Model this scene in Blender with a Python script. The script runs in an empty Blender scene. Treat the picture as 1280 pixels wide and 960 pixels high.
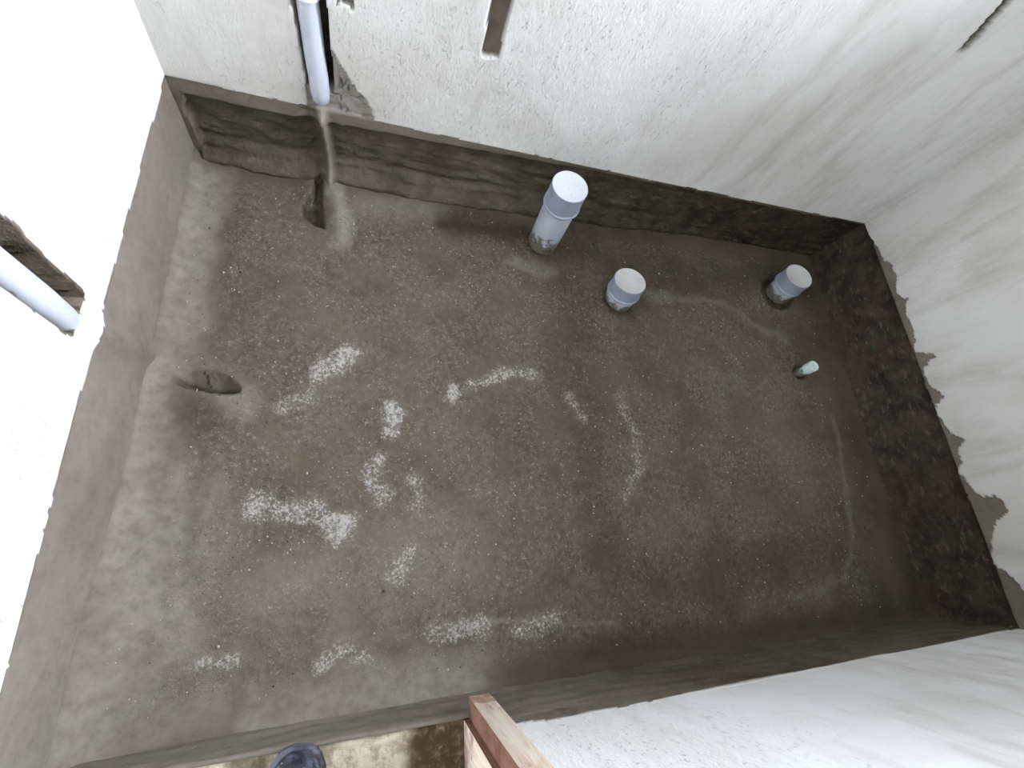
import bpy, bmesh, math, random
import numpy as np
from mathutils import Vector, Matrix, Euler

# ------------------------------------------------------------------ camera, sky, lights, exposure
scn = bpy.context.scene
COL = scn.collection
CAM_H = 1.3
FOC = 560.69                       # focal length in pixels of a 1280 x 960 frame
ROT = np.array([[0.9526163286664153, -0.05863982145500581, 0.2984685941524903],
                [0.04411882974346521, -0.9442275999373733, -0.32632463648352444],
                [0.30095790273343226, 0.32403026224993603, -0.896899509381291]])
cam_data = bpy.data.cameras.new('camera')
cam_data.sensor_width = 36.0
cam_data.lens = FOC / 1280 * 36.0
cam_data.clip_start = 0.02
cam = bpy.data.objects.new('camera', cam_data)
COL.objects.link(cam)
rx, ry, rz = ROT[0], -ROT[1], -ROT[2]
cam.matrix_world = Matrix(((rx[0], ry[0], rz[0], 0), (rx[1], ry[1], rz[1], 0),
                           (rx[2], ry[2], rz[2], CAM_H), (0, 0, 0, 1)))
scn.camera = cam

XL, XR, YB, YF = -0.537, 1.970, 1.173, -0.364      # the four wall planes
HB = 0.258                                         # height of the bare cement band
ROOM_H = 2.45
WIN = (0.20, 1.00, 1.58, 2.15)
DOOR_X, DOOR_Z = 0.290, 2.05                       # doorway: from the left wall to the timber post

SKY = 13.0
world = bpy.data.worlds.new('sky')
scn.world = world
world.use_nodes = True
wn, wl = world.node_tree.nodes, world.node_tree.links
wn.clear()
w_out = wn.new('ShaderNodeOutputWorld'); w_bg = wn.new('ShaderNodeBackground')
w_tc = wn.new('ShaderNodeTexCoord'); w_sep = wn.new('ShaderNodeSeparateXYZ')
w_ramp = wn.new('ShaderNodeValToRGB'); w_map = wn.new('ShaderNodeMapRange')
w_map.inputs['From Min'].default_value = -1.0; w_map.inputs['From Max'].default_value = 1.0
els = w_ramp.color_ramp.elements
els[0].position = 0.0; els[0].color = (0.10, 0.095, 0.085, 1)
els[1].position = 1.0; els[1].color = (0.92, 0.96, 1.0, 1)
e = els.new(0.49); e.color = (0.12, 0.115, 0.10, 1)
e = els.new(0.52); e.color = (0.76, 0.87, 1.0, 1)
wl.new(w_tc.outputs['Generated'], w_sep.inputs[0]); wl.new(w_sep.outputs['Z'], w_map.inputs['Value'])
wl.new(w_map.outputs[0], w_ramp.inputs[0])
# added glow low in the sky facing the window, to brighten the left wall
GLOW_DIR, GLOW, GLOW_K = Vector((0.88, 0.12, 0.42)).normalized(), 16.0, 6.0
w_dot = wn.new('ShaderNodeVectorMath'); w_dot.operation = 'DOT_PRODUCT'; w_dot.inputs[1].default_value = GLOW_DIR
wl.new(w_tc.outputs['Generated'], w_dot.inputs[0])
def w_math(op, a, b):
    m = wn.new('ShaderNodeMath'); m.operation = op
    for i, x in enumerate((a, b)):
        if isinstance(x, bpy.types.NodeSocket): wl.new(x, m.inputs[i])
        else: m.inputs[i].default_value = x
    return m.outputs[0]
w_g = w_math('MULTIPLY', w_math('EXPONENT', w_math('MULTIPLY', w_math('SUBTRACT', w_dot.outputs['Value'], 1.0), GLOW_K), 0.0), GLOW)
w_add = wn.new('ShaderNodeVectorMath'); w_add.operation = 'SCALE'; w_add.inputs[0].default_value = (0.90, 0.955, 1.07)
wl.new(w_g, w_add.inputs['Scale'])
w_sum = wn.new('ShaderNodeVectorMath'); w_sum.operation = 'ADD'
wl.new(w_ramp.outputs[0], w_sum.inputs[0]); wl.new(w_add.outputs[0], w_sum.inputs[1])
wl.new(w_sum.outputs[0], w_bg.inputs['Color'])
w_bg.inputs['Strength'].default_value = SKY
wl.new(w_bg.outputs[0], w_out.inputs[0])

def portal(name, loc, rot, sx, sy):
    l = bpy.data.lights.new(name, 'AREA'); l.shape = 'RECTANGLE'; l.size = sx; l.size_y = sy
    l.cycles.is_portal = True
    o = bpy.data.objects.new(name, l); COL.objects.link(o); o.location = loc; o.rotation_euler = rot
portal('window_daylight', (XR + 0.02, (WIN[0]+WIN[1])/2, (WIN[2]+WIN[3])/2), (0, math.pi/2, 0), WIN[3]-WIN[2], WIN[1]-WIN[0])
vs = scn.view_settings
vs.view_transform = 'Standard'; vs.look = 'None'; vs.exposure = 0.34; vs.gamma = 1.0
vs.use_curve_mapping = False

# ------------------------------------------------------------------ helpers
def ray(u, v):
    return ROT.T @ np.array([(u-640)/FOC, (v-480)/FOC, 1.0])
def on(u, v, axis, val):
    """the point of the plane axis = val that the photo shows at pixel (u, v)"""
    d = ray(u, v); o = np.array([0, 0, CAM_H]); t = (val-o[axis])/d[axis]
    return o+t*d
def gpt(u, v):
    p = on(u, v, 2, 0.0); return (p[0], p[1])

def lin(r, g, b):
    f = lambda c: (c/255/12.92) if c/255 <= 0.04045 else ((c/255+0.055)/1.055)**2.4
    return (f(r), f(g), f(b), 1.0)

def tag(o, label=None, cat=None, kind=None, group=None):
    if label: o['label'] = label
    if cat: o['category'] = cat
    if kind: o['kind'] = kind
    if group: o['group'] = group
    return o

def vnoise(x, y, scale, seed):
    """smooth value noise in 0..1"""
    rs = np.random.RandomState(seed); T = rs.rand(256, 256)
    X = np.asarray(x)*scale+37.3; Y = np.asarray(y)*scale+91.7
    xi = np.floor(X).astype(int); yi = np.floor(Y).astype(int)
    fx = X-xi; fy = Y-yi; fx = fx*fx*(3-2*fx); fy = fy*fy*(3-2*fy)
    a = T[xi % 256, yi % 256]; b = T[(xi+1) % 256, yi % 256]
    c = T[xi % 256, (yi+1) % 256]; d = T[(xi+1) % 256, (yi+1) % 256]
    return (a*(1-fx)+b*fx)*(1-fy)+(c*(1-fx)+d*fx)*fy
def fbm(x, y, scale, seed, octv=4, gain=0.55):
    s = 0; a = 1; n = 0
    for k in range(octv):
        s = s+a*vnoise(x, y, scale*2**k, seed+k); n += a; a *= gain
    return s/n
def sstep(e0, e1, x):
    t = np.clip((x-e0)/(e1-e0+1e-12), 0, 1); return t*t*(3-2*t)
def poly_dist(x, y, pts):
    """distance to a polyline"""
    best = np.full(np.shape(x), 1e9)
    if len(pts) == 1: return np.hypot(x-pts[0][0], y-pts[0][1])
    for (ax, ay), (bx, by) in zip(pts[:-1], pts[1:]):
        dx, dy = bx-ax, by-ay; L = dx*dx+dy*dy+1e-12
        t = np.clip(((x-ax)*dx+(y-ay)*dy)/L, 0, 1)
        best = np.minimum(best, np.hypot(x-ax-t*dx, y-ay-t*dy))
    return best

def lines(*segs):
    """sorted unique grid lines out of (start, stop, step) runs and single values"""
    out = []
    for s in segs:
        if isinstance(s, tuple):
            n = max(1, int(round((s[1]-s[0])/s[2]))); out += list(np.linspace(s[0], s[1], n+1))
        else: out.append(s)
    out = sorted(out); r = [out[0]]
    for a in out[1:]:
        if a-r[-1] > 4e-4: r.append(a)
    return np.array(r)

def grid_object(name, U, V, place, mat, attrs=None, hole=None, flip=False):
    """one mesh over the grid U x V; place(u, v) gives the points, attrs named float values, hole the faces left out"""
    uu, vv = np.meshgrid(U, V, indexing='ij')
    co = place(uu, vv).reshape(-1, 3)
    nu, nv = len(U), len(V)
    I = np.arange(nu*nv).reshape(nu, nv)
    q = np.stack([I[:-1, :-1], I[1:, :-1], I[1:, 1:], I[:-1, 1:]], -1).reshape(-1, 4)
    if flip: q = q[:, ::-1]
    if hole is not None:
        cu = ((uu[:-1, :-1]+uu[1:, 1:])/2).ravel(); cv = ((vv[:-1, :-1]+vv[1:, 1:])/2).ravel()
        q = q[~hole(cu, cv)]
    me = bpy.data.meshes.new(name)
    me.vertices.add(len(co)); me.vertices.foreach_set('co', co.astype(np.float32).ravel())
    me.loops.add(q.size); me.loops.foreach_set('vertex_index', q.astype(np.int32).ravel())
    me.polygons.add(len(q))
    me.polygons.foreach_set('loop_start', np.arange(0, q.size, 4, dtype=np.int32))
    me.polygons.foreach_set('use_smooth', np.ones(len(q), dtype=bool))
    me.update(calc_edges=True); me.validate()
    for k, a in (attrs or {}).items():
        at = me.attributes.new(k, 'FLOAT', 'POINT')
        at.data.foreach_set('value', np.asarray(a(uu, vv), dtype=np.float32).ravel())
    me.materials.append(mat)
    o = bpy.data.objects.new(name, me); COL.objects.link(o)
    return o

def mesh_object(name, bm, mat, parent=None, smooth=False):
    me = bpy.data.meshes.new(name)
    bmesh.ops.recalc_face_normals(bm, faces=bm.faces)
    bm.to_mesh(me); bm.free()
    for m in (mat if isinstance(mat, (list, tuple)) else [mat]): me.materials.append(m)
    if smooth:
        me.polygons.foreach_set('use_smooth', np.ones(len(me.polygons), dtype=bool))
        try: me.set_sharp_from_angle(angle=math.radians(38))
        except Exception: pass
    o = bpy.data.objects.new(name, me); COL.objects.link(o)
    if parent: o.parent = parent
    return o
def add_lathe(bm, prof, seg=48, wob=0.0, seed=0):
    """profile of (radius, z); radius 0 closes the end"""
    rng = random.Random(seed); rings = []
    for r, z in prof:
        if r <= 1e-6: rings.append([bm.verts.new((0, 0, z))])
        else: rings.append([bm.verts.new((r*math.cos(2*math.pi*k/seg)*(1+wob*rng.uniform(-1, 1)), r*math.sin(2*math.pi*k/seg)*(1+wob*rng.uniform(-1, 1)), z)) for k in range(seg)])
    for a, b in zip(rings[:-1], rings[1:]):
        for k in range(seg):
            j = (k+1) % seg
            if len(a) == 1 and len(b) == 1: continue
            if len(a) == 1: bm.faces.new((a[0], b[k], b[j]))
            elif len(b) == 1: bm.faces.new((a[k], a[j], b[0]))
            else: bm.faces.new((a[k], a[j], b[j], b[k]))
def add_tube(bm, pts, rad, seg=20, caps=True):
    """a round bar through pts; rad is a number or one per point"""
    rs = rad if hasattr(rad, '__len__') else [rad]*len(pts)
    pts = [Vector(p) for p in pts]; rings = []
    for i, p in enumerate(pts):
        d = (pts[min(i+1, len(pts)-1)]-pts[max(i-1, 0)]).normalized()
        a = d.orthogonal().normalized() if i == 0 else (rings_axis-d*rings_axis.dot(d)).normalized()
        rings_axis = a; b = d.cross(a)
        rings.append([bm.verts.new(p+rs[i]*(a*math.cos(2*math.pi*k/seg)+b*math.sin(2*math.pi*k/seg))) for k in range(seg)])
    for a, b in zip(rings[:-1], rings[1:]):
        for k in range(seg): bm.faces.new((a[k], a[(k+1) % seg], b[(k+1) % seg], b[k]))
    if caps: bm.faces.new(rings[0][::-1]); bm.faces.new(rings[-1])

# ------------------------------------------------------------------ materials
class NB:
    """short-hand for wiring a node material"""
    def __init__(s, name):
        s.m = bpy.data.materials.new(name); s.m.use_nodes = True
        s.n = s.m.node_tree.nodes; s.l = s.m.node_tree.links; s.n.clear()
        s.out = s.n.new('ShaderNodeOutputMaterial'); s.bs = s.n.new('ShaderNodeBsdfPrincipled')
        s.l.new(s.bs.outputs[0], s.out.inputs[0])
        s.tc = s.n.new('ShaderNodeTexCoord')
    def put(s, sock, v):
        if isinstance(v, bpy.types.NodeSocket): s.l.new(v, sock)
        else: sock.default_value = v
    def coord(s, scale=(1, 1, 1), rot=(0, 0, 0)):
        mp = s.n.new('ShaderNodeMapping'); s.l.new(s.tc.outputs['Object'], mp.inputs[0])
        mp.inputs['Scale'].default_value = scale; mp.inputs['Rotation'].default_value = rot
        return mp.outputs[0]
    def noise(s, scale, detail=4, rough=0.55, vec=None, dist=0.0):
        t = s.n.new('ShaderNodeTexNoise'); t.inputs['Scale'].default_value = scale
        t.inputs['Detail'].default_value = detail; t.inputs['Roughness'].default_value = rough; t.inputs['Distortion'].default_value = dist
        s.l.new(vec if vec is not None else s.tc.outputs['Object'], t.inputs['Vector'])
        return t.outputs['Fac']
    def voro(s, scale, vec=None, feature='F1', rnd=1.0, color=False):
        t = s.n.new('ShaderNodeTexVoronoi'); t.inputs['Scale'].default_value = scale; t.feature = feature
        t.inputs['Randomness'].default_value = rnd
        s.l.new(vec if vec is not None else s.tc.outputs['Object'], t.inputs['Vector'])
        return t.outputs['Color'] if color else t.outputs['Distance']
    def attr(s, name):
        a = s.n.new('ShaderNodeAttribute'); a.attribute_name = name; return a.outputs['Fac']
    def ramp(s, v, lo, hi, a=0.0, b=1.0):
        r = s.n.new('ShaderNodeMapRange'); r.interpolation_type = 'SMOOTHSTEP'
        s.put(r.inputs['Value'], v); s.put(r.inputs['From Min'], lo); s.put(r.inputs['From Max'], hi)
        s.put(r.inputs['To Min'], a); s.put(r.inputs['To Max'], b); return r.outputs[0]
    def math(s, op, a, b=0.0, clamp=False):
        m = s.n.new('ShaderNodeMath'); m.operation = op; m.use_clamp = clamp
        s.put(m.inputs[0], a); s.put(m.inputs[1], b); return m.outputs[0]
    def mix(s, f, a, b, mode='MIX'):
        m = s.n.new('ShaderNodeMix'); m.data_type = 'RGBA'; m.blend_type = mode
        s.put(m.inputs[0], f); s.put(m.inputs[6], a); s.put(m.inputs[7], b); return m.outputs[2]
    def bump(s, h, dist=0.002, strength=1.0, normal=None):
        b = s.n.new('ShaderNodeBump'); b.inputs['Distance'].default_value = dist; b.inputs['Strength'].default_value = strength
        s.put(b.inputs['Height'], h)
        if normal is not None: s.l.new(normal, b.inputs['Normal'])
        return b.outputs[0]
    def done(s, col, rough=0.8, normal=None, spec=0.5):
        s.put(s.bs.inputs['Base Color'], col); s.put(s.bs.inputs['Roughness'], rough)
        s.bs.inputs['Specular IOR Level'].default_value = spec
        if normal is not None: s.l.new(normal, s.bs.inputs['Normal'])
        return s.m

def screed_material():
    b = NB('cement_screed')
    wet_shade, pale, grit, rust, smooth = (b.attr(k) for k in ('wet_shade', 'pale', 'grit', 'rust', 'smooth'))
    base = lin(90, 81, 67); dark = lin(73, 65, 52); ochre = lin(68, 53, 36); grey = lin(137, 131, 121)
    big = b.noise(5, 5, 0.6)
    c = b.mix(b.ramp(big, 0.35, 0.68), base, dark)
    c = b.mix(b.ramp(b.noise(17, 4, 0.6), 0.45, 0.72, 0, 0.5), c, lin(98, 86, 75))
    c = b.mix(b.math('MULTIPLY', pale, b.ramp(b.noise(40, 5, 0.65), 0.10, 0.70, 0.25, 1.0)), c, grey)
    c = b.mix(b.math('MULTIPLY', wet_shade, b.ramp(b.noise(11, 4), 0.2, 0.6, 0.6, 1.0)), c, lin(50, 42, 29))
    c = b.mix(b.math('MULTIPLY', rust, b.ramp(b.noise(14, 5, 0.6), 0.3, 0.65, 0.3, 1.0)), c, ochre)
    # sand grains showing at the surface
    grains = b.noise(95, 4, 0.8)
    rough_area = b.math('MULTIPLY', b.ramp(b.noise(7, 4, 0.6), 0.38, 0.58, 0.22, 1.0), b.math('SUBTRACT', 1.0, smooth))
    lightg = b.math('MULTIPLY', b.ramp(grains, 0.55, 0.68), rough_area)
    darkg = b.math('MULTIPLY', b.ramp(b.noise(80, 4, 0.8, b.coord((1.1, 1, 1), (0, 0, 0.4))), 0.57, 0.68), rough_area)
    c = b.mix(b.math('MULTIPLY', lightg, 0.78), c, lin(158, 154, 144))
    c = b.mix(b.math('MULTIPLY', darkg, 0.85), c, lin(42, 37, 30))
    c = b.mix(b.math('MULTIPLY', b.ramp(b.noise(52, 4, 0.7), 0.36, 0.66), b.math('ADD', b.math('MULTIPLY', rough_area, 0.30), 0.05)), c, lin(130, 123, 111))
    # crumbly white patches
    crumbs = b.noise(120, 4, 0.8, b.coord((1, 1, 1), (0, 0, 1.0)))
    gm = b.ramp(b.math('ADD', b.math('MULTIPLY', grit, 0.42), b.math('MULTIPLY', crumbs, 1.5)), 0.80, 1.10)
    gm = b.math('MULTIPLY', gm, b.ramp(grit, 0.03, 0.25))
    c = b.mix(b.math('MULTIPLY', grit, 0.38), c, lin(150, 147, 140))
    c = b.mix(b.math('MULTIPLY', gm, 0.62), c, lin(204, 201, 195))
    h = b.math('ADD', b.math('MULTIPLY', grains, rough_area), b.math('MULTIPLY', b.math('MULTIPLY', grit, crumbs), 1.6))
    n = b.bump(h, 0.007, 0.8)
    n = b.bump(b.noise(420, 2, 0.6), 0.0008, 0.5, n)
    r = b.ramp(wet_shade, 0.0, 1.0, 0.86, 0.55)
    return b.done(c, r, n, 0.35)

def wall_material():
    b = NB('plaster_and_cement_wall')
    white, damp, pale, brick, smooth = (b.attr(k) for k in ('white', 'damp', 'pale', 'brick', 'smooth'))
    # white skim coat
    w0 = lin(244, 244, 244); w1 = lin(234, 233, 230); w2 = lin(200, 198, 190)
    pc = b.mix(b.ramp(b.noise(3.2, 5, 0.6, dist=0.1), 0.42, 0.66), w0, w1)
    pc = b.mix(b.math('MULTIPLY', b.ramp(b.noise(4.5, 6, 0.62, b.coord((2.0, 2.0, 0.55), (0.15, 0.22, 0.0)), 0.25), 0.47, 0.76), b.ramp(smooth, 0, 1, 0.35, 0.75)), pc, w2)
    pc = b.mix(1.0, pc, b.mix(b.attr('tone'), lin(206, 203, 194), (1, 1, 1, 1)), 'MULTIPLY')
    pitn = b.noise(85, 4, 0.72, b.coord((1.5, 1.5, 0.8)))
    pita = b.ramp(b.noise(4, 3, 0.6), 0.36, 0.60)
    pit = b.math('MULTIPLY', b.math('MULTIPLY', b.ramp(pitn, 0.585, 0.68), pita), b.math('SUBTRACT', 1.0, smooth))
    pc = b.mix(b.math('MULTIPLY', pit, 0.45), pc, lin(138, 136, 134))
    # cement
    c0 = lin(112, 105, 93); c1 = lin(92, 84, 71)
    cc = b.mix(b.ramp(b.noise(7, 5, 0.65), 0.35, 0.66), c0, c1)
    cc = b.mix(b.math('MULTIPLY', pale, b.ramp(b.noise(34, 5, 0.65), 0.1, 0.7, 0.3, 1.0)), cc, lin(140, 134, 123))
    dk = b.mix(b.ramp(b.noise(14, 5, 0.65), 0.35, 0.65), lin(66, 55, 42), lin(32, 26, 21))
    dk = b.mix(b.math('MULTIPLY', b.ramp(b.noise(34, 6, 0.75, b.coord((0.6, 0.6, 1.5))), 0.52, 0.68), 0.55), dk, lin(118, 109, 94))
    cc = b.mix(damp, cc, dk)  # besides damp, this mask carries shade painted into the recess and chase
    cc = b.mix(b.math('MULTIPLY', brick, b.ramp(b.noise(16, 4, 0.6), 0.42, 0.62)), cc, lin(70, 43, 33))
    c = b.mix(white, cc, pc)
    hp = b.math('SUBTRACT', b.math('MULTIPLY', b.noise(60, 5, 0.7, b.coord((1.4, 1.4, 0.7))), b.ramp(smooth, 0, 1, 1.3, 0.5)), pit)
    hc = b.math('ADD', b.math('MULTIPLY', b.noise(90, 4, 0.7), b.ramp(damp, 0, 1, 0.7, 1.4)), b.math('MULTIPLY', b.noise(34, 5, 0.7), b.math('MULTIPLY', damp, 2.5)))
    hm = b.n.new('ShaderNodeMix'); hm.data_type = 'FLOAT'
    b.put(hm.inputs[0], white); b.put(hm.inputs[2], hc); b.put(hm.inputs[3], hp)
    n = b.bump(hm.outputs[0], 0.006, 0.65)
    return b.done(c, b.ramp(damp, 0, 1, 0.85, 0.72), n, 0.3)

def plain_material(name, c, rough, spec=0.5, bump=None, var=None):
    b = NB(name); col = c
    if var: col = b.mix(b.ramp(b.noise(var[0], 5, 0.6), 0.38, 0.66), c, var[1])
    n = b.bump(b.noise(bump[0], 4, 0.6), bump[1], 0.6) if bump else None
    return b.done(col, rough, n, spec)

def pipe_material(name, col, dirt_top):
    """grey plastic with splashes of cement up to the height dirt_top"""
    b = NB(name); sep = b.n.new('ShaderNodeSeparateXYZ'); b.l.new(b.tc.outputs['Object'], sep.inputs[0])
    ns = b.noise(45, 5, 0.7)
    c = b.mix(b.ramp(b.noise(9, 3), 0.3, 0.7), col, tuple(x*0.86 for x in col[:3])+(1,))
    zr = b.ramp(sep.outputs['Z'], -0.005, dirt_top, 0.34, -0.10)
    c = b.mix(b.ramp(b.math('ADD', ns, zr), 0.60, 0.72), c, lin(112, 108, 98))
    c = b.mix(b.ramp(b.math('ADD', b.noise(70, 4, 0.7, b.coord((1, 1, 0.7), (1, 2, 0))), b.math('MULTIPLY', zr, 0.6)), 0.72, 0.80), c, lin(40, 38, 34))
    return b.done(c, 0.38, b.bump(ns, 0.001, 0.3), 0.5)

M_FLOOR = screed_material()
M_WALL = wall_material()
M_CEIL = plain_material('ceiling_plaster', lin(205, 204, 200), 0.9)
M_RAW = plain_material('raw_concrete_ceiling', lin(128, 126, 121), 0.9)
M_SLAB = None

# ------------------------------------------------------------------ the floor screed
STEP = 0.006
def flat(P): return [gpt(*p) for p in P]
GRIT = [  # crumbly white patches: course, half width in metres, strength
    ([(400, 468), (432, 443)], 0.034, 0.75), ([(360, 508), (388, 492)], 0.030, 0.45), ([(565, 493)], 0.030, 0.95),
    ([(588, 484), (618, 470), (662, 463)], 0.030, 0.55), ([(490, 515), (490, 540)], 0.030, 0.9),
    ([(474, 572), (466, 600), (476, 622)], 0.026, 0.62), ([(515, 600), (520, 640)], 0.028, 0.42), ([(322, 634)], 0.042, 0.9),
    ([(345, 640), (392, 640)], 0.034, 0.6), ([(412, 656), (424, 662)], 0.036, 0.95), ([(512, 690), (500, 718)], 0.034, 0.52),
    ([(714, 494), (730, 522)], 0.024, 0.5), ([(775, 500), (800, 565), (786, 620)], 0.032, 0.40), ([(545, 790), (602, 784)], 0.030, 0.62),
    ([(652, 784), (700, 778)], 0.028, 0.50), ([(250, 832), (284, 832)], 0.020, 0.6), ([(400, 832), (430, 812)], 0.022, 0.5),
    ([(444, 830), (452, 818)], 0.020, 0.5), ([(600, 615), (620, 630)], 0.05, 0.22), ([(560, 370), (640, 350)], 0.07, 0.2),
    ([(330, 760), (380, 740)], 0.06, 0.22), ([(820, 660), (880, 640)], 0.06, 0.2)]
PALE = [
    ([(262, 222), (248, 300), (226, 400), (222, 450)], 0.055, 0.9), ([(810, 370), (850, 372), (900, 378), (940, 402), (982, 426)], 0.016, 0.42),
    ([(1042, 520), (1060, 620), (1066, 690), (1052, 724), (990, 746)], 0.012, 0.36), ([(560, 780), (660, 778), (776, 776)], 0.007, 0.4),
    ([(120, 880), (190, 780), (200, 640)], 0.13, 0.95), ([(175, 450), (190, 560), (180, 640)], 0.06, 0.8), ([(150, 910), (260, 880)], 0.07, 0.8), ([(330, 890), (470, 862), (580, 850)], 0.065, 0.9), ([(290, 770), (430, 745), (560, 700)], 0.13, 0.42), ([(575, 835), (600, 825)], 0.05, 0.5),
    ([(418, 232), (428, 262), (428, 300)], 0.030, 1.0), ([(640, 330), (690, 340)], 0.03, 0.6), ([(455, 255), (545, 262)], 0.05, 0.5),
    ([(200, 450), (300, 500)], 0.05, 0.5), ([(900, 470), (960, 500), (1010, 600)], 0.10, 0.15), ([(440, 800), (520, 785)], 0.008, 0.35)]
WET = [
    ([(555, 278), (600, 285), (655, 290)], 0.032, 0.85),
    ([(262, 500), (250, 600), (240, 720)], 0.020, 0.40), ([(700, 300), (760, 330), (850, 350), (960, 345)], 0.06, 0.55),
    ([(1000, 350), (1050, 480), (1100, 650)], 0.05, 0.3), ([(740, 815), (900, 810), (1100, 770)], 0.05, 0.6), ([(640, 855), (760, 838)], 0.03, 0.35),
    ([(1120, 640), (1150, 760)], 0.06, 0.5), ([(745, 640), (770, 720), (880, 720), (1040, 690)], 0.07, 0.40), ([(700, 420), (720, 560)], 0.06, 0.2)]
RUST = [
    ([(690, 430), (750, 480), (745, 560), (757, 650), (770, 720)], 0.045, 0.45), ([(840, 690), (930, 700), (1040, 680)], 0.05, 0.35),
    ([(700, 330), (720, 400)], 0.07, 0.5), ([(560, 280), (650, 290)], 0.04, 0.45), ([(780, 800), (900, 800)], 0.05, 0.4), ([(800, 640), (850, 620)], 0.03, 0.3),
    ([(280, 780), (430, 770), (520, 770)], 0.05, 0.25)]
def blobs(x, y, table, seed, soft=0.55):
    wx = x+0.055*(fbm(x, y, 17, seed)-0.5); wy = y+0.055*(fbm(x, y, 17, seed+50)-0.5)
    out = np.zeros_like(x)
    for pts, r, a in table:
        out = np.maximum(out, a*(1-sstep(r*soft*0.6, r*1.75, poly_dist(wx, wy, flat(pts)))))
    return out
PIPES = {}
def groove(x, y):
    """the lens-shaped hole near the left wall: along its length 0..1 and across"""
    a, b = np.array(gpt(212, 474)), np.array(gpt(302, 490)); d = b-a; L = np.hypot(*d); d /= L; n = np.array([-d[1], d[0]])
    s = ((x-a[0])*d[0]+(y-a[1])*d[1])/L; t = (x-a[0])*n[0]+(y-a[1])*n[1]
    return s, t
HOLLOW = [(393, 220), (406, 219), (404, 250), (408, 287), (393, 282), (377, 270), (376, 254), (388, 240)]
def poly_inside(x, y, pts):
    """distance to the outline for points inside the polygon, 0 outside"""
    ins = np.zeros(np.shape(x), bool); n = len(pts)
    for k in range(n):
        (ax, ay), (bx, by) = pts[k], pts[(k+1) % n]
        c = (ay > y) != (by > y)
        ins ^= c & (x < (bx-ax)*(y-ay)/(by-ay+1e-12)+ax)
    return np.where(ins, poly_dist(x, y, pts+[pts[0]]), 0.0)
def floor_z(x, y):
    z = 0.010*(fbm(x, y, 2.2, 3, 3)-0.5)+0.0035*(fbm(x, y, 22, 9, 4)-0.5)
    z = z+0.0035*blobs(x, y, GRIT, 21)*fbm(x, y, 70, 77, 2)*2
    # fillets where the screed was drawn up to the walls
    z = z+(0.030+0.040*sstep(0.25, -0.25, y))*np.exp(-np.maximum(x-XL, 0)/(0.020+0.030*sstep(0.25, -0.25, y)))+0.014*np.exp(-np.maximum(y-YF, 0)/0.014)
    # pipe bulge under the screed and the wet hollow beside it
    dist = poly_dist(x, y, flat([(410, 212), (420, 250), (428, 300)]))
    z = z+0.016*np.exp(-(dist/0.026)**2)
    hd = poly_inside(x+0.006*(fbm(x, y, 50, 61, 3)-0.5), y, flat(HOLLOW))
    z = z-0.026*sstep(0.0, 0.014, hd)
    for (px, py, pr) in PIPE_SPOTS[2:]:
        z = z-0.028*(1-sstep(pr*0.98, pr*1.22, np.hypot(x-px+0.25*pr, y-py+0.1*pr)))
    # lens-shaped hole, sharp on its near side
    s, t = groove(x, y)
    w = np.sqrt(np.clip(1-(2*s-1)**2, 0, 1))
    q = t+0.020*w
    w = np.clip(1-(2*s-1)**2, 0, 1)**0.8; q = t+0.016*w
    prof = np.where(q < 0, 0, sstep(0.0, 0.005, q)*np.clip(1-q/(0.002+0.060*w), 0, 1)**0.8)
    z = z-0.055*np.where((s > 0) & (s < 1), prof*np.minimum(1, w*1.3), 0)
    return z
def f_wet_shade(x, y):
    v = blobs(x, y, WET, 31, 0.3)
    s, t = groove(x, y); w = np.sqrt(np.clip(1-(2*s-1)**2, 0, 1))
    v = np.maximum(v, np.where((s > 0) & (s < 1), 0.95*np.minimum(1, w*1.4)*(1-sstep(0.004, 0.017, np.abs(t+0.016*w-0.009))), 0))  # near edge of the hole: shade of the narrow channel painted dark
    v = np.maximum(v, 0.95*sstep(0.0, 0.006, poly_inside(x, y, flat(HOLLOW))))
    for (px, py, pr) in PIPE_SPOTS:
        v = np.maximum(v, 0.9*(1-sstep(pr*1.0, pr*1.45, np.hypot(x-px, y-py))))  # dark ring at each pipe foot: shadow painted in with the wet hole
    # crack across the hole
    cr = poly_dist(x+0.002*np.sin(y*300), y, flat([(256, 464), (257, 490)]))
    return np.maximum(v, 1-sstep(0.001, 0.005, cr))
def f_smooth(x, y):
    band = np.maximum(1-sstep(0.0, 0.05, x-XL-0.075-0.02*fbm(x, y, 6, 4)), 1-sstep(0.04, 0.10, YB-y+0.02*fbm(x, y, 6, 5)))
    band = np.maximum(band, sstep(1.72, 1.84, x+0.05*fbm(x, y, 5, 6)))
    band = np.maximum(band, 1-sstep(0.05, 0.14, y-YF+0.04*fbm(x, y, 5, 8)))
    return np.clip(np.maximum(band, blobs(x, y, WET, 31, 0.3)), 0, 1)
PIPE_SPOTS = [(*gpt(678, 303), 0.062), (*gpt(773, 376), 0.060), (*gpt(974, 366), 0.066), (*gpt(1001, 465), 0.026)]
fx = lines((XL-0.012, XR+0.03, STEP)); fy = lines((YF-0.012, YB+0.03, STEP))
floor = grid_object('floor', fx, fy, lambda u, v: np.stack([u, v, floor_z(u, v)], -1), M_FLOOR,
    {'wet_shade': f_wet_shade, 'pale': lambda x, y: np.clip(blobs(x, y, PALE, 41, 0.35)*(0.55+0.9*fbm(x, y, 24, 43, 4)), 0, 1), 'grit': lambda x, y: np.clip(0.72*blobs(x, y, GRIT, 21, 0.05)**1.25*(0.35+1.3*fbm(x, y, 45, 23, 3)), 0, 1),
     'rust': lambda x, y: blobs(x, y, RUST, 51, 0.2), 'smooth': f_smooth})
tag(floor, 'brown-grey cement screed floor with crumbly white patches and damp stains', kind='structure')

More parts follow.
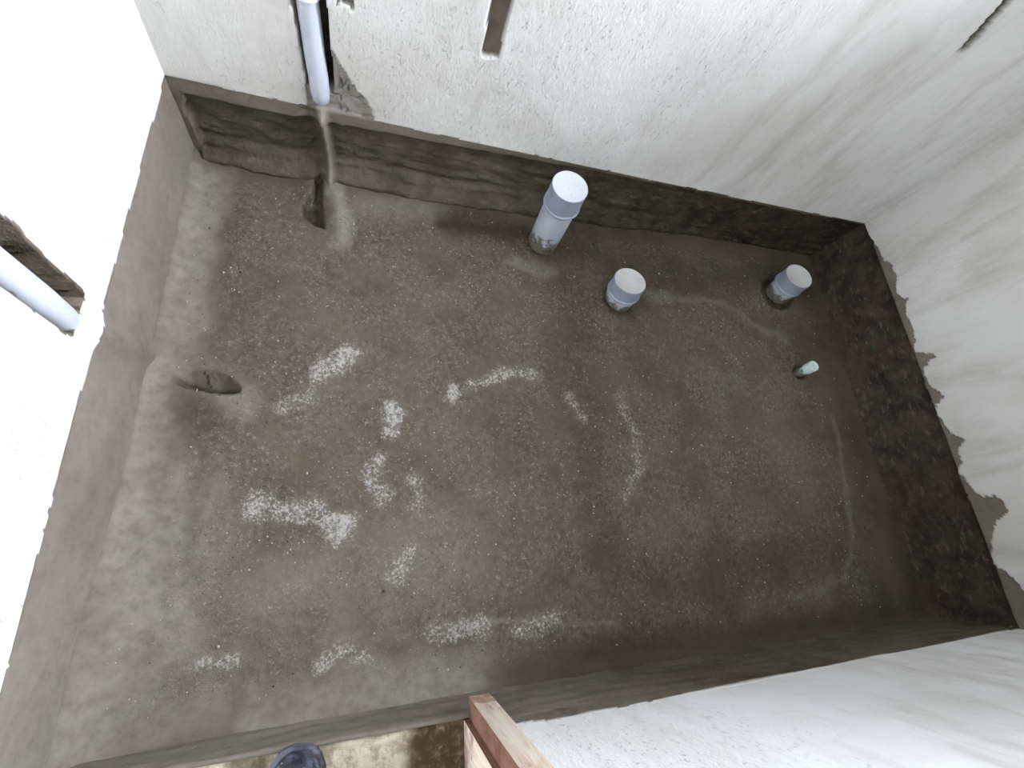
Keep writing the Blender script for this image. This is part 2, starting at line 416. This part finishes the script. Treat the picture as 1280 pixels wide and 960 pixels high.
# ------------------------------------------------------------------ the walls (depth counts into the wall)
def rect(u, v, u0, u1, v0, v1, jag=0.0, seed=0):
    j = jag*(fbm(u, v, 40, seed, 3)-0.5)*2
    return (u+j > u0) & (u+j < u1) & (v+j > v0) & (v+j < v1)
zeros = lambda u, v: np.zeros_like(u)

# back wall: lip of cement, roughly hacked recess below it, chases for pipes above
def bw_edge(x):   # bottom of the white plaster
    return HB+0.006*(fbm(x, 0*x, 9, 12, 4)-0.5)*2-0.004*np.sin(x*2.1)
def bw_lip(x):    # bottom of the cement lip
    t = 0.034*sstep(0.9, -0.4, x)+0.012
    t = t+0.012*(fbm(x, 0*x, 8, 15, 4)-0.5)
    return bw_edge(x)-t
def bw_patch(x, z):   # cement repair beside the chase, a rough triangle
    j = 0.012*(fbm(x, z, 30, 18, 4)-0.5)*2
    right = -0.128+0.105*sstep(0.44, 0.26, z)
    return (x > -0.20) & (x+j < right) & (z+j < 0.45) & ((x > -0.14) | (z+j < 0.325))
CHASE = (-0.212, -0.130, 0.318)
def chase_edges(z):
    k = (z-0.32)/0.3
    return -0.196-0.018*k, -0.128-0.008*k
def in_chase(x, z):
    l, r = chase_edges(z)
    j = 0.003*(fbm(x, z, 50, 22, 3)-0.5)
    return (x > l+j) & (x < r+j) & (z > 0.318+0.012*(fbm(x, z, 60, 25)-0.5))
SLOTS = [(lambda x, z: rect(x, z, 0.2355-0.05*(z-0.52), 0.281-0.05*(z-0.52), 0.522, 9, 0.003, 30)),
         (lambda x, z: rect(x, z, -0.110, -0.072, 0.548, 9, 0.006, 31)),
         (lambda x, z: (np.abs((x-1.4867)+0.30*(z-0.873)+0.004*(fbm(x, z, 40, 33)-0.5)) < 0.012) & (z > 0.868))]
def bw_depth(x, z):
    e, l = bw_edge(x), bw_lip(x)
    d = 0.0022*(fbm(x, z, 30, 41, 3)-0.5)+0.006*(fbm(x, z, 3, 42, 3)-0.5)
    rough = 0.014*(fbm(x*0.5, z*1.5, 28, 43, 5, 0.7)-0.5)*2
    trowel = 0.004*np.sin(z*150+6*fbm(x, z, 4, 44))*sstep(0.13, 0.05, z)
    rec = 0.022+rough+trowel-0.050*sstep(0.075, -0.005, z)*sstep(1.6, 0.4, x)
    d = np.where(z < e, -0.001+0.002*fbm(x, z, 50, 45), d)
    open_ = x > XL+0.022+0.012*(fbm(x, z, 26, 49, 4)-0.5)*2
    d = np.where((z < l) & open_, rec, d)
    # mortar ridge over the buried pipe, hollows either side of it
    cx = -0.166+0.012*sstep(0.3, 0.0, z); k = x-cx
    inband = sstep(0.262, 0.235, z)
    d = np.where(z < e, d+inband*(0.012*np.exp(-((k+0.034)/0.022)**2)-0.030*np.exp(-(k/0.011)**2)), d)
    p = bw_patch(x, z)
    d = np.where(p & (z >= e), 0.004+0.010*fbm(x, z, 34, 46, 4)-0.006*np.exp(-(np.abs(fbm(x, z, 14, 71, 3)-0.5)/0.015)**2)*0, d)
    d = np.where(p & (z >= e) & (np.abs(fbm(x, z, 16, 71, 3)-0.5) < 0.012), d+0.012, d)
    c = in_chase(x, z)
    d = np.where(c, 0.058, d)
    for s in SLOTS: d = np.where(s(x, z), 0.013+0.008*fbm(x, z, 60, 47, 3), d)
    return d
def bw_white(x, z):
    w = (z > bw_edge(x)).astype(float)
    w[bw_patch(x, z) & (z > bw_edge(x))] = 0.26; w[in_chase(x, z)] = 0
    for s in SLOTS: w[s(x, z)] = 0
    return w
def bw_damp_shade(x, z):
    d = ((z < bw_lip(x)) & (x > XL+0.022+0.012*(fbm(x, z, 26, 49, 4)-0.5)*2)).astype(float)*(0.48+0.52*sstep(0.2, 1.6, x)+0.25*(fbm(x, z, 10, 48)-0.5))  # recess darkened: shade under the lip painted in along with damp brick
    cx = -0.166+0.012*sstep(0.3, 0.0, z)
    d = d*(1-0.9*np.exp(-((x-cx)/0.010)**2))
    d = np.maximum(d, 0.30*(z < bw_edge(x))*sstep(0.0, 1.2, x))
    d[in_chase(x, z)] = 0.75
    return np.clip(d, 0, 1)
def bw_pale(x, z):
    cx = -0.166+0.012*sstep(0.3, 0.0, z)
    p = np.exp(-((x-cx)/0.012)**2)*(z < 0.33)
    return np.clip(p+0.3*(z > bw_lip(x))*sstep(0.8, -0.2, x), 0, 1)
bx = lines((XL-0.012, -0.22, STEP), (-0.22, -0.05, 0.003), (-0.05, XR+0.03, STEP), 0.2355, 0.281, -0.110, -0.072)
bz = lines((-0.03, 0.20, 0.006), (0.20, 0.34, 0.0035), (0.34, 1.15, 0.008), (1.15, ROOM_H, 0.2), 0.522, 0.548)
tag(grid_object('wall_back', bx, bz, lambda u, v: np.stack([u, YB+bw_depth(u, v), v], -1), M_WALL,
    {'white': bw_white, 'tone': lambda x, z: 0.28+0.30*sstep(-0.2, 0.7, x),  'damp': bw_damp_shade, 'pale': bw_pale, 'brick': lambda x, z: 0.35*(fbm(x, z, 5, 66) > 0.5)*(z > 0.3),
     'smooth': lambda x, z: sstep(0.55, 0.95, x-0.62*(z-0.35))}, flip=False),
    'white plastered wall with pipe chases above a dark hacked cement band', kind='structure')

# right wall: torn plaster edge, bare brick and old mortar below
def rw_edge(y): return HB+0.006*(fbm(y, 0*y, 9, 112, 4)-0.5)*2
TORN = np.array([(-0.40, .300), (-0.37, .300), (-0.30, .315), (-0.22, .300), (-0.16, .262), (-0.10, .285), (-0.05, .300), (-0.02, .352), (0.02, .338),
                 (0.06, .280), (0.12, .258), (0.20, .285), (0.24, .305), (0.28, .268), (0.36, .262), (0.40, .308), (0.44, .272), (0.50, .275),
                 (0.53, .325), (0.56, .300), (0.60, .268), (0.65, .282), (0.76, .288), (0.79, .312), (0.82, .275), (0.88, .285), (0.94, .302),
                 (0.98, .275), (1.05, .275), (1.10, .256), (1.25, .250)])
def rw_torn(y, z):
    top = np.interp(y+0.07*(fbm(y, z, 22, 115, 4)-0.5), TORN[:, 0], TORN[:, 1])+0.022*(fbm(y, z, 30, 116, 4)-0.5)
    return z < top
def rw_depth(y, z):
    d = 0.0022*(fbm(y, z, 25, 141, 3)-0.5)+0.006*(fbm(y, z, 3, 142, 3)-0.5)
    d = np.where(rw_torn(y, z), d+0.004, d)
    lump = fbm(y, z, 9, 143, 3)-0.5
    rec = 0.026+0.020*lump+0.012*(fbm(y, z, 34, 144, 4)-0.5)-0.022*sstep(0.03, 0.0, z)
    return np.where(z < rw_edge(y), rec, d)
def rw_white(y, z):
    return np.where(rw_torn(y, z) | (z < rw_edge(y)), 0.0, 1.0)
def rw_damp(y, z):
    d = np.where(z < rw_edge(y), 0.94+0.12*(fbm(y, z, 8, 148)-0.5), np.where(rw_torn(y, z), 0.05, 0.0))
    return np.clip(d, 0, 1)
ry_ = lines((YF-0.012, YB+0.03, STEP), WIN[0], WIN[1])
rz_ = lines((-0.03, 0.20, 0.006), (0.20, 0.40, 0.004), (0.40, 0.95, 0.008), (0.95, ROOM_H, 0.2), WIN[2], WIN[3])
tag(grid_object('wall_right', ry_, rz_, lambda u, v: np.stack([XR+rw_depth(u, v), u, v], -1), M_WALL,
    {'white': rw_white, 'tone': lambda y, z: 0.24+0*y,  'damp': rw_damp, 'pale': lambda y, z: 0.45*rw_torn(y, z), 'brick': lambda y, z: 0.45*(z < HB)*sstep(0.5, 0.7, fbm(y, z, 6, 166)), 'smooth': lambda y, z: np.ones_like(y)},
    hole=lambda y, z: (y > WIN[0]) & (y < WIN[1]) & (z > WIN[2]) & (z < WIN[3]), flip=True),
    'grey-white plastered wall with a torn edge above bare dark brick', kind='structure')

# left wall: smooth cement band, white plaster, chase with a pipe
def lw_edge(y): return HB+0.004*(fbm(y, 0*y, 12, 212, 4)-0.5)*2
def lw_chase(y, z):
    l = 0.407+0.006*(fbm(z, y*0, 30, 220, 3)-0.5)
    r = 0.494+0.022*(fbm(z, y*0, 26, 221, 4)-0.5)
    return (y > l) & (y < r) & (z > 0.325+0.02*(fbm(y, z, 40, 222)-0.5))
def lw_slot(y, z): return rect(y, z, 0.640, 0.654, 0.600, 9, 0.004, 223)
def lw_depth(y, z):
    d = 0.0022*(fbm(y, z, 28, 241, 3)-0.5)+0.006*(fbm(y, z, 3, 242, 3)-0.5)
    d = np.where(z < lw_edge(y), 0.002+0.004*(fbm(y, z, 18, 243, 3)-0.5), d)
    d = d-0.012*np.exp(-(((y-0.45-0.2*(0.25-z))/0.030)**2))*(z < 0.32)
    d = np.where(lw_chase(y, z), 0.060, d)
    return np.where(lw_slot(y, z), 0.02, d)
def lw_white(y, z):
    w = (z > lw_edge(y)).astype(float)
    for dy, dz in ((0, 0), (-0.007, 0), (0.005, 0), (0, 0.006), (-0.011, 0.004)): w[lw_chase(y+dy, z+dz)] = 0.0
    w[lw_slot(y, z)] = 0.0
    return w
ly = lines((YF-0.012, 0.38, STEP), (0.38, 0.52, 0.0035), (0.52, YB+0.03, STEP), 0.640, 0.654)
lz = lines((-0.03, 0.30, 0.006), (0.30, 0.36, 0.004), (0.36, 0.80, 0.008), (0.80, ROOM_H, 0.2), 0.600)
tag(grid_object('wall_left', ly, lz, lambda u, v: np.stack([XL-lw_depth(u, v), u, v], -1), M_WALL,
    {'white': lw_white, 'tone': lambda y, z: 1.0+0*y,  'damp': lambda y, z: np.where(lw_slot(y, z), 0.9, np.where(lw_chase(y, z) | lw_chase(y-0.005, z), 0.7, 0.0))+0.08*(z < HB)*sstep(0.2, 0.1, np.abs(z-0.15)),  # chase and its upper edge: shading painted in over broken mortar
     'pale': lambda y, z: (z < HB)*(0.55+0.5*(fbm(y, z, 6, 250)-0.4)+0.35*sstep(0.2, -0.2, y)), 'brick': zeros, 'smooth': zeros}),
    'bright white plastered wall with a pipe chase above a smooth cement band', kind='structure')

# front wall with the doorway
THR = 0.146
def fw_edge(x): return HB+0.007*(fbm(x, 0*x, 7, 312, 4)-0.5)*2-0.020*np.exp(-((x-0.30)/0.05)**2)
def fw_depth(x, z):
    d = 0.0022*(fbm(x, z, 28, 341, 3)-0.5)+0.006*(fbm(x, z, 3, 342, 3)-0.5)
    return np.where(z < fw_edge(x), -0.002+0.0012*np.sin(z*120+14*fbm(x, z, 3, 344))+0.007*(fbm(x*0.35, z, 24, 343, 4)-0.5), d)
def fw_white(x, z): return (z > fw_edge(x)).astype(float)
wx_ = lines((XL-0.012, DOOR_X, STEP), (DOOR_X, XR+0.03, STEP))
wz_ = lines((-0.03, THR, 0.006), THR, (THR+0.002, 0.34, 0.005), (0.34, 0.80, 0.008), (0.80, ROOM_H, 0.2), DOOR_Z)
def fw_place(u, v):
    top = (u < DOOR_X+1e-5) & (np.abs(v-THR-0.002) < 5e-4)      # the top of the cement step turns back under the slab
    return np.stack([u, np.where(top, YF-0.012, YF-fw_depth(u, v)-0.006*((u < DOOR_X) & (np.abs(v-THR) < 5e-4))), np.where(top, THR-0.02, v+0.008*(fbm(u, 0*u, 14, 371, 4)-0.5)*(u < DOOR_X)*(np.abs(v-THR) < 5e-4))], -1)
tag(grid_object('wall_front', wx_, wz_, fw_place, M_WALL,
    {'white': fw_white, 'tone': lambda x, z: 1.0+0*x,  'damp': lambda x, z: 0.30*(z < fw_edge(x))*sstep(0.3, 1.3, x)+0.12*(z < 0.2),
     'pale': lambda x, z: (z < HB)*0.7*sstep(0.9, -0.2, x), 'brick': lambda x, z: 0.5*(z > 0.2)*(z < fw_edge(x))*(fbm(x, z, 9, 350) > 0.6), 'smooth': lambda x, z: sstep(0.5, 1.0, x)},
    hole=lambda x, z: (x < DOOR_X) & (z > THR+0.0021) & (z < DOOR_Z), flip=True),
    'white plastered wall beside the doorway above a low cement band', kind='structure')

def box_bm(bm, x0, x1, y0, y1, z0, z1):
    r = bmesh.ops.create_cube(bm, size=1)
    for v in r['verts']:
        v.co = Vector(((x0+x1)/2+v.co.x*(x1-x0), (y0+y1)/2+v.co.y*(y1-y0), (z0+z1)/2+v.co.z*(z1-z0)))
# reveals: the window opening through the outer wall, the doorway through the inner one
bm = bmesh.new()
T = 0.25
box_bm(bm, XR+0.004, XR+T, WIN[0]-0.2, WIN[0], WIN[2]-0.2, WIN[3]+0.2); box_bm(bm, XR+0.004, XR+T, WIN[1], WIN[1]+0.2, WIN[2]-0.2, WIN[3]+0.2)
box_bm(bm, XR+0.004, XR+T, WIN[0], WIN[1], WIN[2]-0.2, WIN[2]); box_bm(bm, XR+0.004, XR+T, WIN[0], WIN[1], WIN[3], WIN[3]+0.2)
tag(mesh_object('window_1', bm, M_CEIL), kind='structure')
SHADE_REACH = 0.47  # unseen slab over the window, added to cut off high sky light
bm = bmesh.new(); box_bm(bm, XR+T, XR+SHADE_REACH, -0.7, 2.2, WIN[3]+0.002, WIN[3]+0.12)
tag(mesh_object('added_shade_slab', bm, M_RAW), kind='structure')
bm = bmesh.new(); box_bm(bm, XL-2.0, XR+0.25, YF-1.6, YB+0.2, ROOM_H, ROOM_H+0.12)
tag(mesh_object('ceiling', bm, M_RAW), kind='structure')

# the higher slab outside the doorway
def slab_material():
    b = NB('rough_pale_concrete')
    st = b.attr('brown_tint')
    c = b.mix(b.ramp(b.noise(40, 5, 0.65), 0.38, 0.66), lin(206, 197, 178), lin(164, 150, 126))
    c = b.mix(b.ramp(b.noise(150, 3, 0.7), 0.60, 0.70, 0, 0.5), c, lin(232, 226, 212))
    c = b.mix(b.math('MULTIPLY', st, b.ramp(b.noise(28, 5, 0.65), 0.25, 0.55, 0.55, 1.0)), c, lin(78, 62, 40))
    return b.done(c, 0.9, b.bump(b.noise(70, 5, 0.7), 0.006, 0.8), 0.25)
M_SLAB = slab_material()
def slab_stain(x, y):
    d = poly_dist(x, y, [(0.20, -0.37), (0.21, -0.60)])+0.05*(fbm(x, y, 14, 401)-0.5)
    e = poly_dist(x, y, [(-0.19, -0.38), (-0.19, -0.5)])+0.03*(fbm(x, y, 20, 402)-0.5)
    return np.clip(np.maximum(1-sstep(0.07, 0.12, d), 0.8*(1-sstep(0.02, 0.05, e))), 0, 1)
sx = lines((XL-2.0, XL-0.1, 0.2), (XL-0.1, DOOR_X+0.012, 0.008), (DOOR_X+0.012, XR, 0.3)); sy = lines((YF-1.5, YF-0.6, 0.15), (YF-0.6, YF-0.001, 0.007))
slab = grid_object('floor_outside', sx, sy, lambda u, v: np.stack([u, np.where(u > DOOR_X+0.012, np.minimum(v, YF-0.03), v), THR-0.010+0.007*(fbm(u, v, 16, 405, 4)-0.5)*2], -1), M_SLAB, {'brown_tint': slab_stain})
tag(slab, 'pale rough concrete floor outside the doorway', kind='structure')

bm = bmesh.new()
box_bm(bm, XL-2.0, XR+0.2, YF-1.6, YF-1.5, 0.0, ROOM_H+0.1); box_bm(bm, 1.2, 1.3, YF-1.5, YF-0.13, 0.0, ROOM_H+0.1)
box_bm(bm, XL-2.0, XL-0.012, YF-0.13, YF-0.001, 0.0, ROOM_H+0.1)
tag(mesh_object('wall_hall_blocker', bm, M_CEIL), kind='structure')  # unseen hall walls, put in to hold back light from the doorway
# ------------------------------------------------------------------ drain pipes standing in the floor
M_CAP_SHADE = plain_material('shaded_grey_plastic', lin(158, 167, 182), 0.35, 0.5, None, (10, lin(148, 157, 172)))  # darker grey for the cap sides, their shade put into the colour
M_CAPW = NB('dusty_white_plastic')
_b = M_CAPW
_c = _b.mix(_b.ramp(_b.noise(130, 3, 0.7), 0.64, 0.70), lin(208, 212, 218), lin(96, 94, 90))
M_CAPW = _b.done(_c, 0.4)
M_DISC = NB('dusty_grey_plastic'); _b = M_DISC
_c = _b.mix(_b.ramp(_b.noise(12, 4, 0.6), 0.4, 0.65), lin(206, 206, 204), lin(192, 190, 184))
_c = _b.mix(_b.ramp(_b.noise(90, 3, 0.7), 0.68, 0.72), _c, lin(100, 98, 94))
M_DISC = _b.done(_c, 0.5)
M_PIPE = pipe_material('splashed_grey_pipe', lin(190, 200, 210), 0.16)
M_PIPEL = pipe_material('clay_grey_pipe', lin(196, 205, 214), 0.05)

def drain_pipe(foot, top, height, cap_len, label, disc, pipe_mat):
    f = Vector((*gpt(*foot), 0.0)); t = Vector(on(top[0], top[1], 2, height))
    ax = (t-f); H = ax.length
    root = bpy.data.objects.new('drain_pipe', None); COL.objects.link(root)
    root.location = f; root.rotation_euler = Vector((0, 0, 1)).rotation_difference(ax).to_euler()
    root.empty_display_size = 0.05
    tag(root, label, 'drain pipe', group='capped drain pipes in the floor')
    bm = bmesh.new()
    add_lathe(bm, [(0, -0.02), (0.0545, -0.02), (0.0548, H*0.3), (0.055, H-cap_len+0.01), (0, H-cap_len+0.01)], 56)
    mesh_object('pipe', bm, pipe_mat, root, True)
    bm = bmesh.new(); z0 = H-cap_len
    add_lathe(bm, [(0.0552, z0), (0.0625, z0), (0.0632, z0+0.002), (0.0632, z0+0.006), (0.0622, z0+0.008), (0.0598, z0+0.010), (0.0592, H-0.004),
                   (0.0598, H-0.002), (0.0590, H-0.0003), (0.0575, H)], 64)
    cap = mesh_object('cap', bm, M_CAP_SHADE, root, True)
    bm = bmesh.new()
    add_lathe(bm, [(0.0578, H-0.004), (0.0577, H+0.0003), (0.0566, H+0.0003), (0.0550, H-0.0006), (0, H-0.0006)], 64)
    mesh_object('cap_disc', bm, disc, cap, True)
    return root
drain_pipe((678, 303), (713, 233), 0.300, 0.085, 'tall grey drain pipe with a white speckled cap by the back band', M_CAPW, M_PIPE)
drain_pipe((773, 374), (788, 351), 0.105, 0.062, 'short grey drain stub with a cap, middle one of the three wide pipes', M_DISC, M_PIPEL)
drain_pipe((975, 364), (999, 345), 0.112, 0.066, 'short grey capped drain stub near the dark right corner', M_DISC, M_PIPEL)

# the thin stub
f = Vector((*gpt(1001, 465), 0.0)); root = bpy.data.objects.new('pipe_stub', None); COL.objects.link(root); root.location = f
t = Vector(on(1018, 457, 2, 0.066)); root.rotation_euler = Vector((0, 0, 1)).rotation_difference(t-f).to_euler()
tag(root, 'thin pale green-grey pipe stub near the right wall, smallest of the floor pipes', 'pipe stub')
M_STUB = pipe_material('pale_green_pipe', lin(186, 206, 204), 0.06)
bm = bmesh.new(); add_lathe(bm, [(0, -0.02), (0.019, -0.02), (0.019, 0.050), (0, 0.050)], 36); mesh_object('pipe', bm, M_STUB, root, True)
bm = bmesh.new(); add_lathe(bm, [(0.0192, 0.028), (0.0215, 0.028), (0.0222, 0.030), (0.0222, 0.062), (0.0212, 0.066), (0.016, 0.0665), (0.014, 0.063), (0, 0.063)], 40)
mesh_object('plug', bm, plain_material('pale_green_plug', lin(208, 222, 218), 0.4), root, True)

# ------------------------------------------------------------------ pipes in the wall chases
M_WP = plain_material('white_grey_wall_pipe', lin(192, 197, 208), 0.32, 0.5, None, (8, lin(180, 186, 196)))
root = bpy.data.objects.new('wall_pipe', None); COL.objects.link(root); root.location = (-0.166, YB+0.018, 0.25)
tag(root, 'grey plastic pipe with a white collar in the back wall chase', 'pipe', group=None)
bm = bmesh.new(); add_tube(bm, [(0.001, -0.004, 0.025), (0.001, -0.008, 0.035), (0.000, -0.010, 0.055), (-0.001, -0.008, 0.10), (-0.005, -0.004, 0.15), (-0.012, 0.004, 0.30), (-0.024, 0.006, 0.60)], [0.014, 0.022, 0.0245, 0.025, 0.025, 0.025, 0.025], 32)
mesh_object('pipe', bm, M_WP, root, True)
bm = bmesh.new(); add_tube(bm, [(-0.0118, 0.004, 0.283), (-0.0119, 0.004, 0.286), (-0.0122, 0.004, 0.306), (-0.0160, 0.005, 0.395), (-0.0162, 0.005, 0.40)], [0.0255, 0.031, 0.032, 0.032, 0.026], 32)
mesh_object('collar', bm, plain_material('white_collar', lin(228, 230, 232), 0.35), root, True)

root = bpy.data.objects.new('wall_pipe', None); COL.objects.link(root); root.location = (XL-0.014, 0.436, 0.26)
tag(root, 'white plastic pipe in the broken chase of the bright left wall', 'pipe')
bm = bmesh.new(); add_tube(bm, [(-0.004, 0.004, 0.04), (0.0, 0.0, 0.09), (0.0, 0.0, 0.16), (0.0, -0.002, 0.60)], [0.018, 0.024, 0.026, 0.026], 32)
mesh_object('pipe', bm, M_WP, root, True)
# mortar packed round its foot

# ------------------------------------------------------------------ timber door post
def wood_material():
    b = NB('planed_pale_timber')
    v = b.coord((14, 14, 1.2))
    c = b.mix(b.ramp(b.noise(6, 5, 0.6, v, 0.8), 0.35, 0.68), lin(236, 224, 210), lin(216, 194, 172))
    sep = b.n.new('ShaderNodeSeparateXYZ'); b.l.new(b.tc.outputs['Object'], sep.inputs[0])
    foot = b.ramp(sep.outputs['Z'], 0.0, 0.16, 0.16, -0.12)
    c = b.mix(b.ramp(b.math('ADD', b.noise(24, 5, 0.65), foot), 0.50, 0.66, 0, 0.8), c, lin(160, 118, 104))
    return b.done(c, 0.7, b.bump(b.noise(30, 4, 0.6, v), 0.002, 0.4), 0.3)
M_WOOD = wood_material()
M_WOODR = plain_material('dark_reddish_timber', lin(140, 102, 84), 0.7, 0.3, (60, 0.002), (14, lin(100, 66, 54)))
PX0, PX1, PXR, PY0, PYR, PY1 = 0.229, 0.290, 0.241, -0.330, -0.372, -0.470
root = bpy.data.objects.new('door_post', None); COL.objects.link(root); root.location = (PXR, PY0, THR-0.008)
tag(root, 'pale wooden door post with a rebate standing at the doorway edge', 'door post')
def prism(pts, z0, z1, bev=0.0018):
    bm = bmesh.new()
    lo = [bm.verts.new((x-PXR, y-PY0, z0)) for x, y in pts]; hi = [bm.verts.new((x-PXR, y-PY0, z1)) for x, y in pts]
    n = len(pts); bm.faces.new(lo[::-1]); bm.faces.new(hi)
    for k in range(n): bm.faces.new((lo[k], lo[(k+1) % n], hi[(k+1) % n], hi[k]))
    bmesh.ops.recalc_face_normals(bm, faces=bm.faces)
    bmesh.ops.bevel(bm, geom=[e for e in bm.edges], offset=bev, segments=2, affect='EDGES', profile=0.5)
    return bm
PH = DOOR_Z-THR
def brown_tint(o, nx, ny):
    # the darker reddish faces of the rebate
    for p in o.data.polygons:
        if p.normal.x*nx+p.normal.y*ny > 0.9: p.material_index = 1
    return o
brown_tint(mesh_object('post', prism([(PXR, PYR), (PX1, PYR), (PX1, PY0), (PXR, PY0)], 0.0, PH), [M_WOOD, M_WOODR], root, True), -1, 0)
brown_tint(mesh_object('stop_board', prism([(PX0, PY1), (PX1, PY1), (PX1, PYR-0.0005), (PX0, PYR-0.0005)], 0.0, PH), [M_WOOD, M_WOODR], root, True), 0, 1)

# ------------------------------------------------------------------ the toe of a boot on the threshold
def boot():
    root = bpy.data.objects.new('boot', None); COL.objects.link(root)
    tag(root, 'scuffed dark blue-grey boot whose toe pokes over the threshold', 'boot')
    # sections along the foot from the toe (t = 0) to the heel: half width, height of the top, centre shift
    secs = [(0.000, 0.012, 0.030), (0.006, 0.026, 0.046), (0.016, 0.036, 0.058), (0.035, 0.046, 0.068), (0.065, 0.052, 0.074), (0.10, 0.053, 0.080),
            (0.14, 0.048, 0.092), (0.18, 0.043, 0.110), (0.22, 0.041, 0.130), (0.26, 0.040, 0.140), (0.29, 0.034, 0.140), (0.30, 0.020, 0.135)]
    def loft(secs, zbase, grow, ztop=None):
        bm = bmesh.new(); rings = []; N = 28
        for y, w, h in secs:
            ring = []
            for k in range(N):
                a = 2*math.pi*k/N; ca, sa = math.cos(a), math.sin(a)
                px = (w+grow)*math.copysign(abs(ca)**0.75, ca)
                top = (h if ztop is None else ztop)
                pz = zbase+(top-zbase)*(0.5+0.5*math.copysign(abs(sa)**(0.75 if sa > 0 else 0.45), sa))
                ring.append(bm.verts.new((px, -y, pz)))
            rings.append(ring)
        for a, b in zip(rings[:-1], rings[1:]):
            for k in range(N): bm.faces.new((a[k], a[(k+1) % N], b[(k+1) % N], b[k]))
        bm.faces.new(rings[0][::-1]); bm.faces.new(rings[-1])
        return bm
    b = NB('scuffed_blue_rubber')
    c = b.mix(b.ramp(b.noise(22, 5, 0.65), 0.45, 0.66), lin(34, 36, 48), lin(104, 108, 126))
    c = b.mix(b.ramp(b.noise(55, 5, 0.7), 0.60, 0.70), c, lin(176, 178, 186))
    mat = b.done(c, b.ramp(b.noise(30, 4), 0.3, 0.7, 0.22, 0.5), b.bump(b.noise(40, 4, 0.6), 0.002, 0.3))
    o = mesh_object('upper', loft(secs, 0.018, 0.0), mat, root, True)
    sm = o.modifiers.new('subdivision', 'SUBSURF'); sm.levels = 1; sm.render_levels = 2
    o = mesh_object('sole', loft([(y-0.004 if y < 0.1 else y, w, h) for y, w, h in secs], 0.0, 0.006, 0.022), plain_material('grey_rubber_welt', lin(96, 96, 108), 0.6, 0.4, None, (24, lin(28, 26, 28))), root, True)
    # shaft
    bm = bmesh.new()
    add_tube(bm, [(0, -0.235, 0.09), (0, -0.235, 0.15), (0, -0.238, 0.22), (0, -0.240, 0.30)], [0.043, 0.048, 0.054, 0.058], 28)
    mesh_object('shaft', bm, mat, root, True)
    return root
bt = boot(); bt.location = (-0.098, YF+0.002, THR+0.003); bt.rotation_euler = (0, 0, math.radians(-6)); bt.scale = (1.0, 1.0, 1.0)

# ------------------------------------------------------------------ loose grains on the screed
rng = np.random.RandomState(5)
bm = bmesh.new(); n = 0
while n < 900:
    gx, gy = rng.uniform(XL+0.04, XR-0.06), rng.uniform(YF+0.05, YB-0.05)
    gd = float(vnoise(np.array([gx]), np.array([gy]), 5, 500)[0])*(1.15-0.35*(gx-XL)/2.5)
    if rng.rand() > gd**1.5: continue
    if any(math.hypot(gx-a, gy-b) < c+0.01 for a, b, c in PIPE_SPOTS): continue
    gz = float(floor_z(np.array([[gx]]), np.array([[gy]]))[0, 0]); r = rng.uniform(0.0012, 0.0030)*(1.5 if rng.rand() < 0.08 else 1)
    m = Matrix.Translation((gx, gy, gz+r*0.35)) @ Euler(rng.uniform(0, 6, 3)).to_matrix().to_4x4() @ Matrix.Diagonal((r, r*rng.uniform(0.6, 1), r*rng.uniform(0.5, 0.9), 1))
    res = bmesh.ops.create_icosphere(bm, subdivisions=1, radius=1, matrix=m)
    k = 1 if rng.rand() < 0.3 else 0
    for v in res['verts']:
        for f_ in v.link_faces: f_.material_index = k
    n += 1
tag(mesh_object('grit', bm, [plain_material('pale_sand', lin(176, 172, 164), 0.8), plain_material('dark_sand', lin(52, 46, 40), 0.8)]),
    'fine loose grit scattered over the screed floor', 'grit', 'stuff')
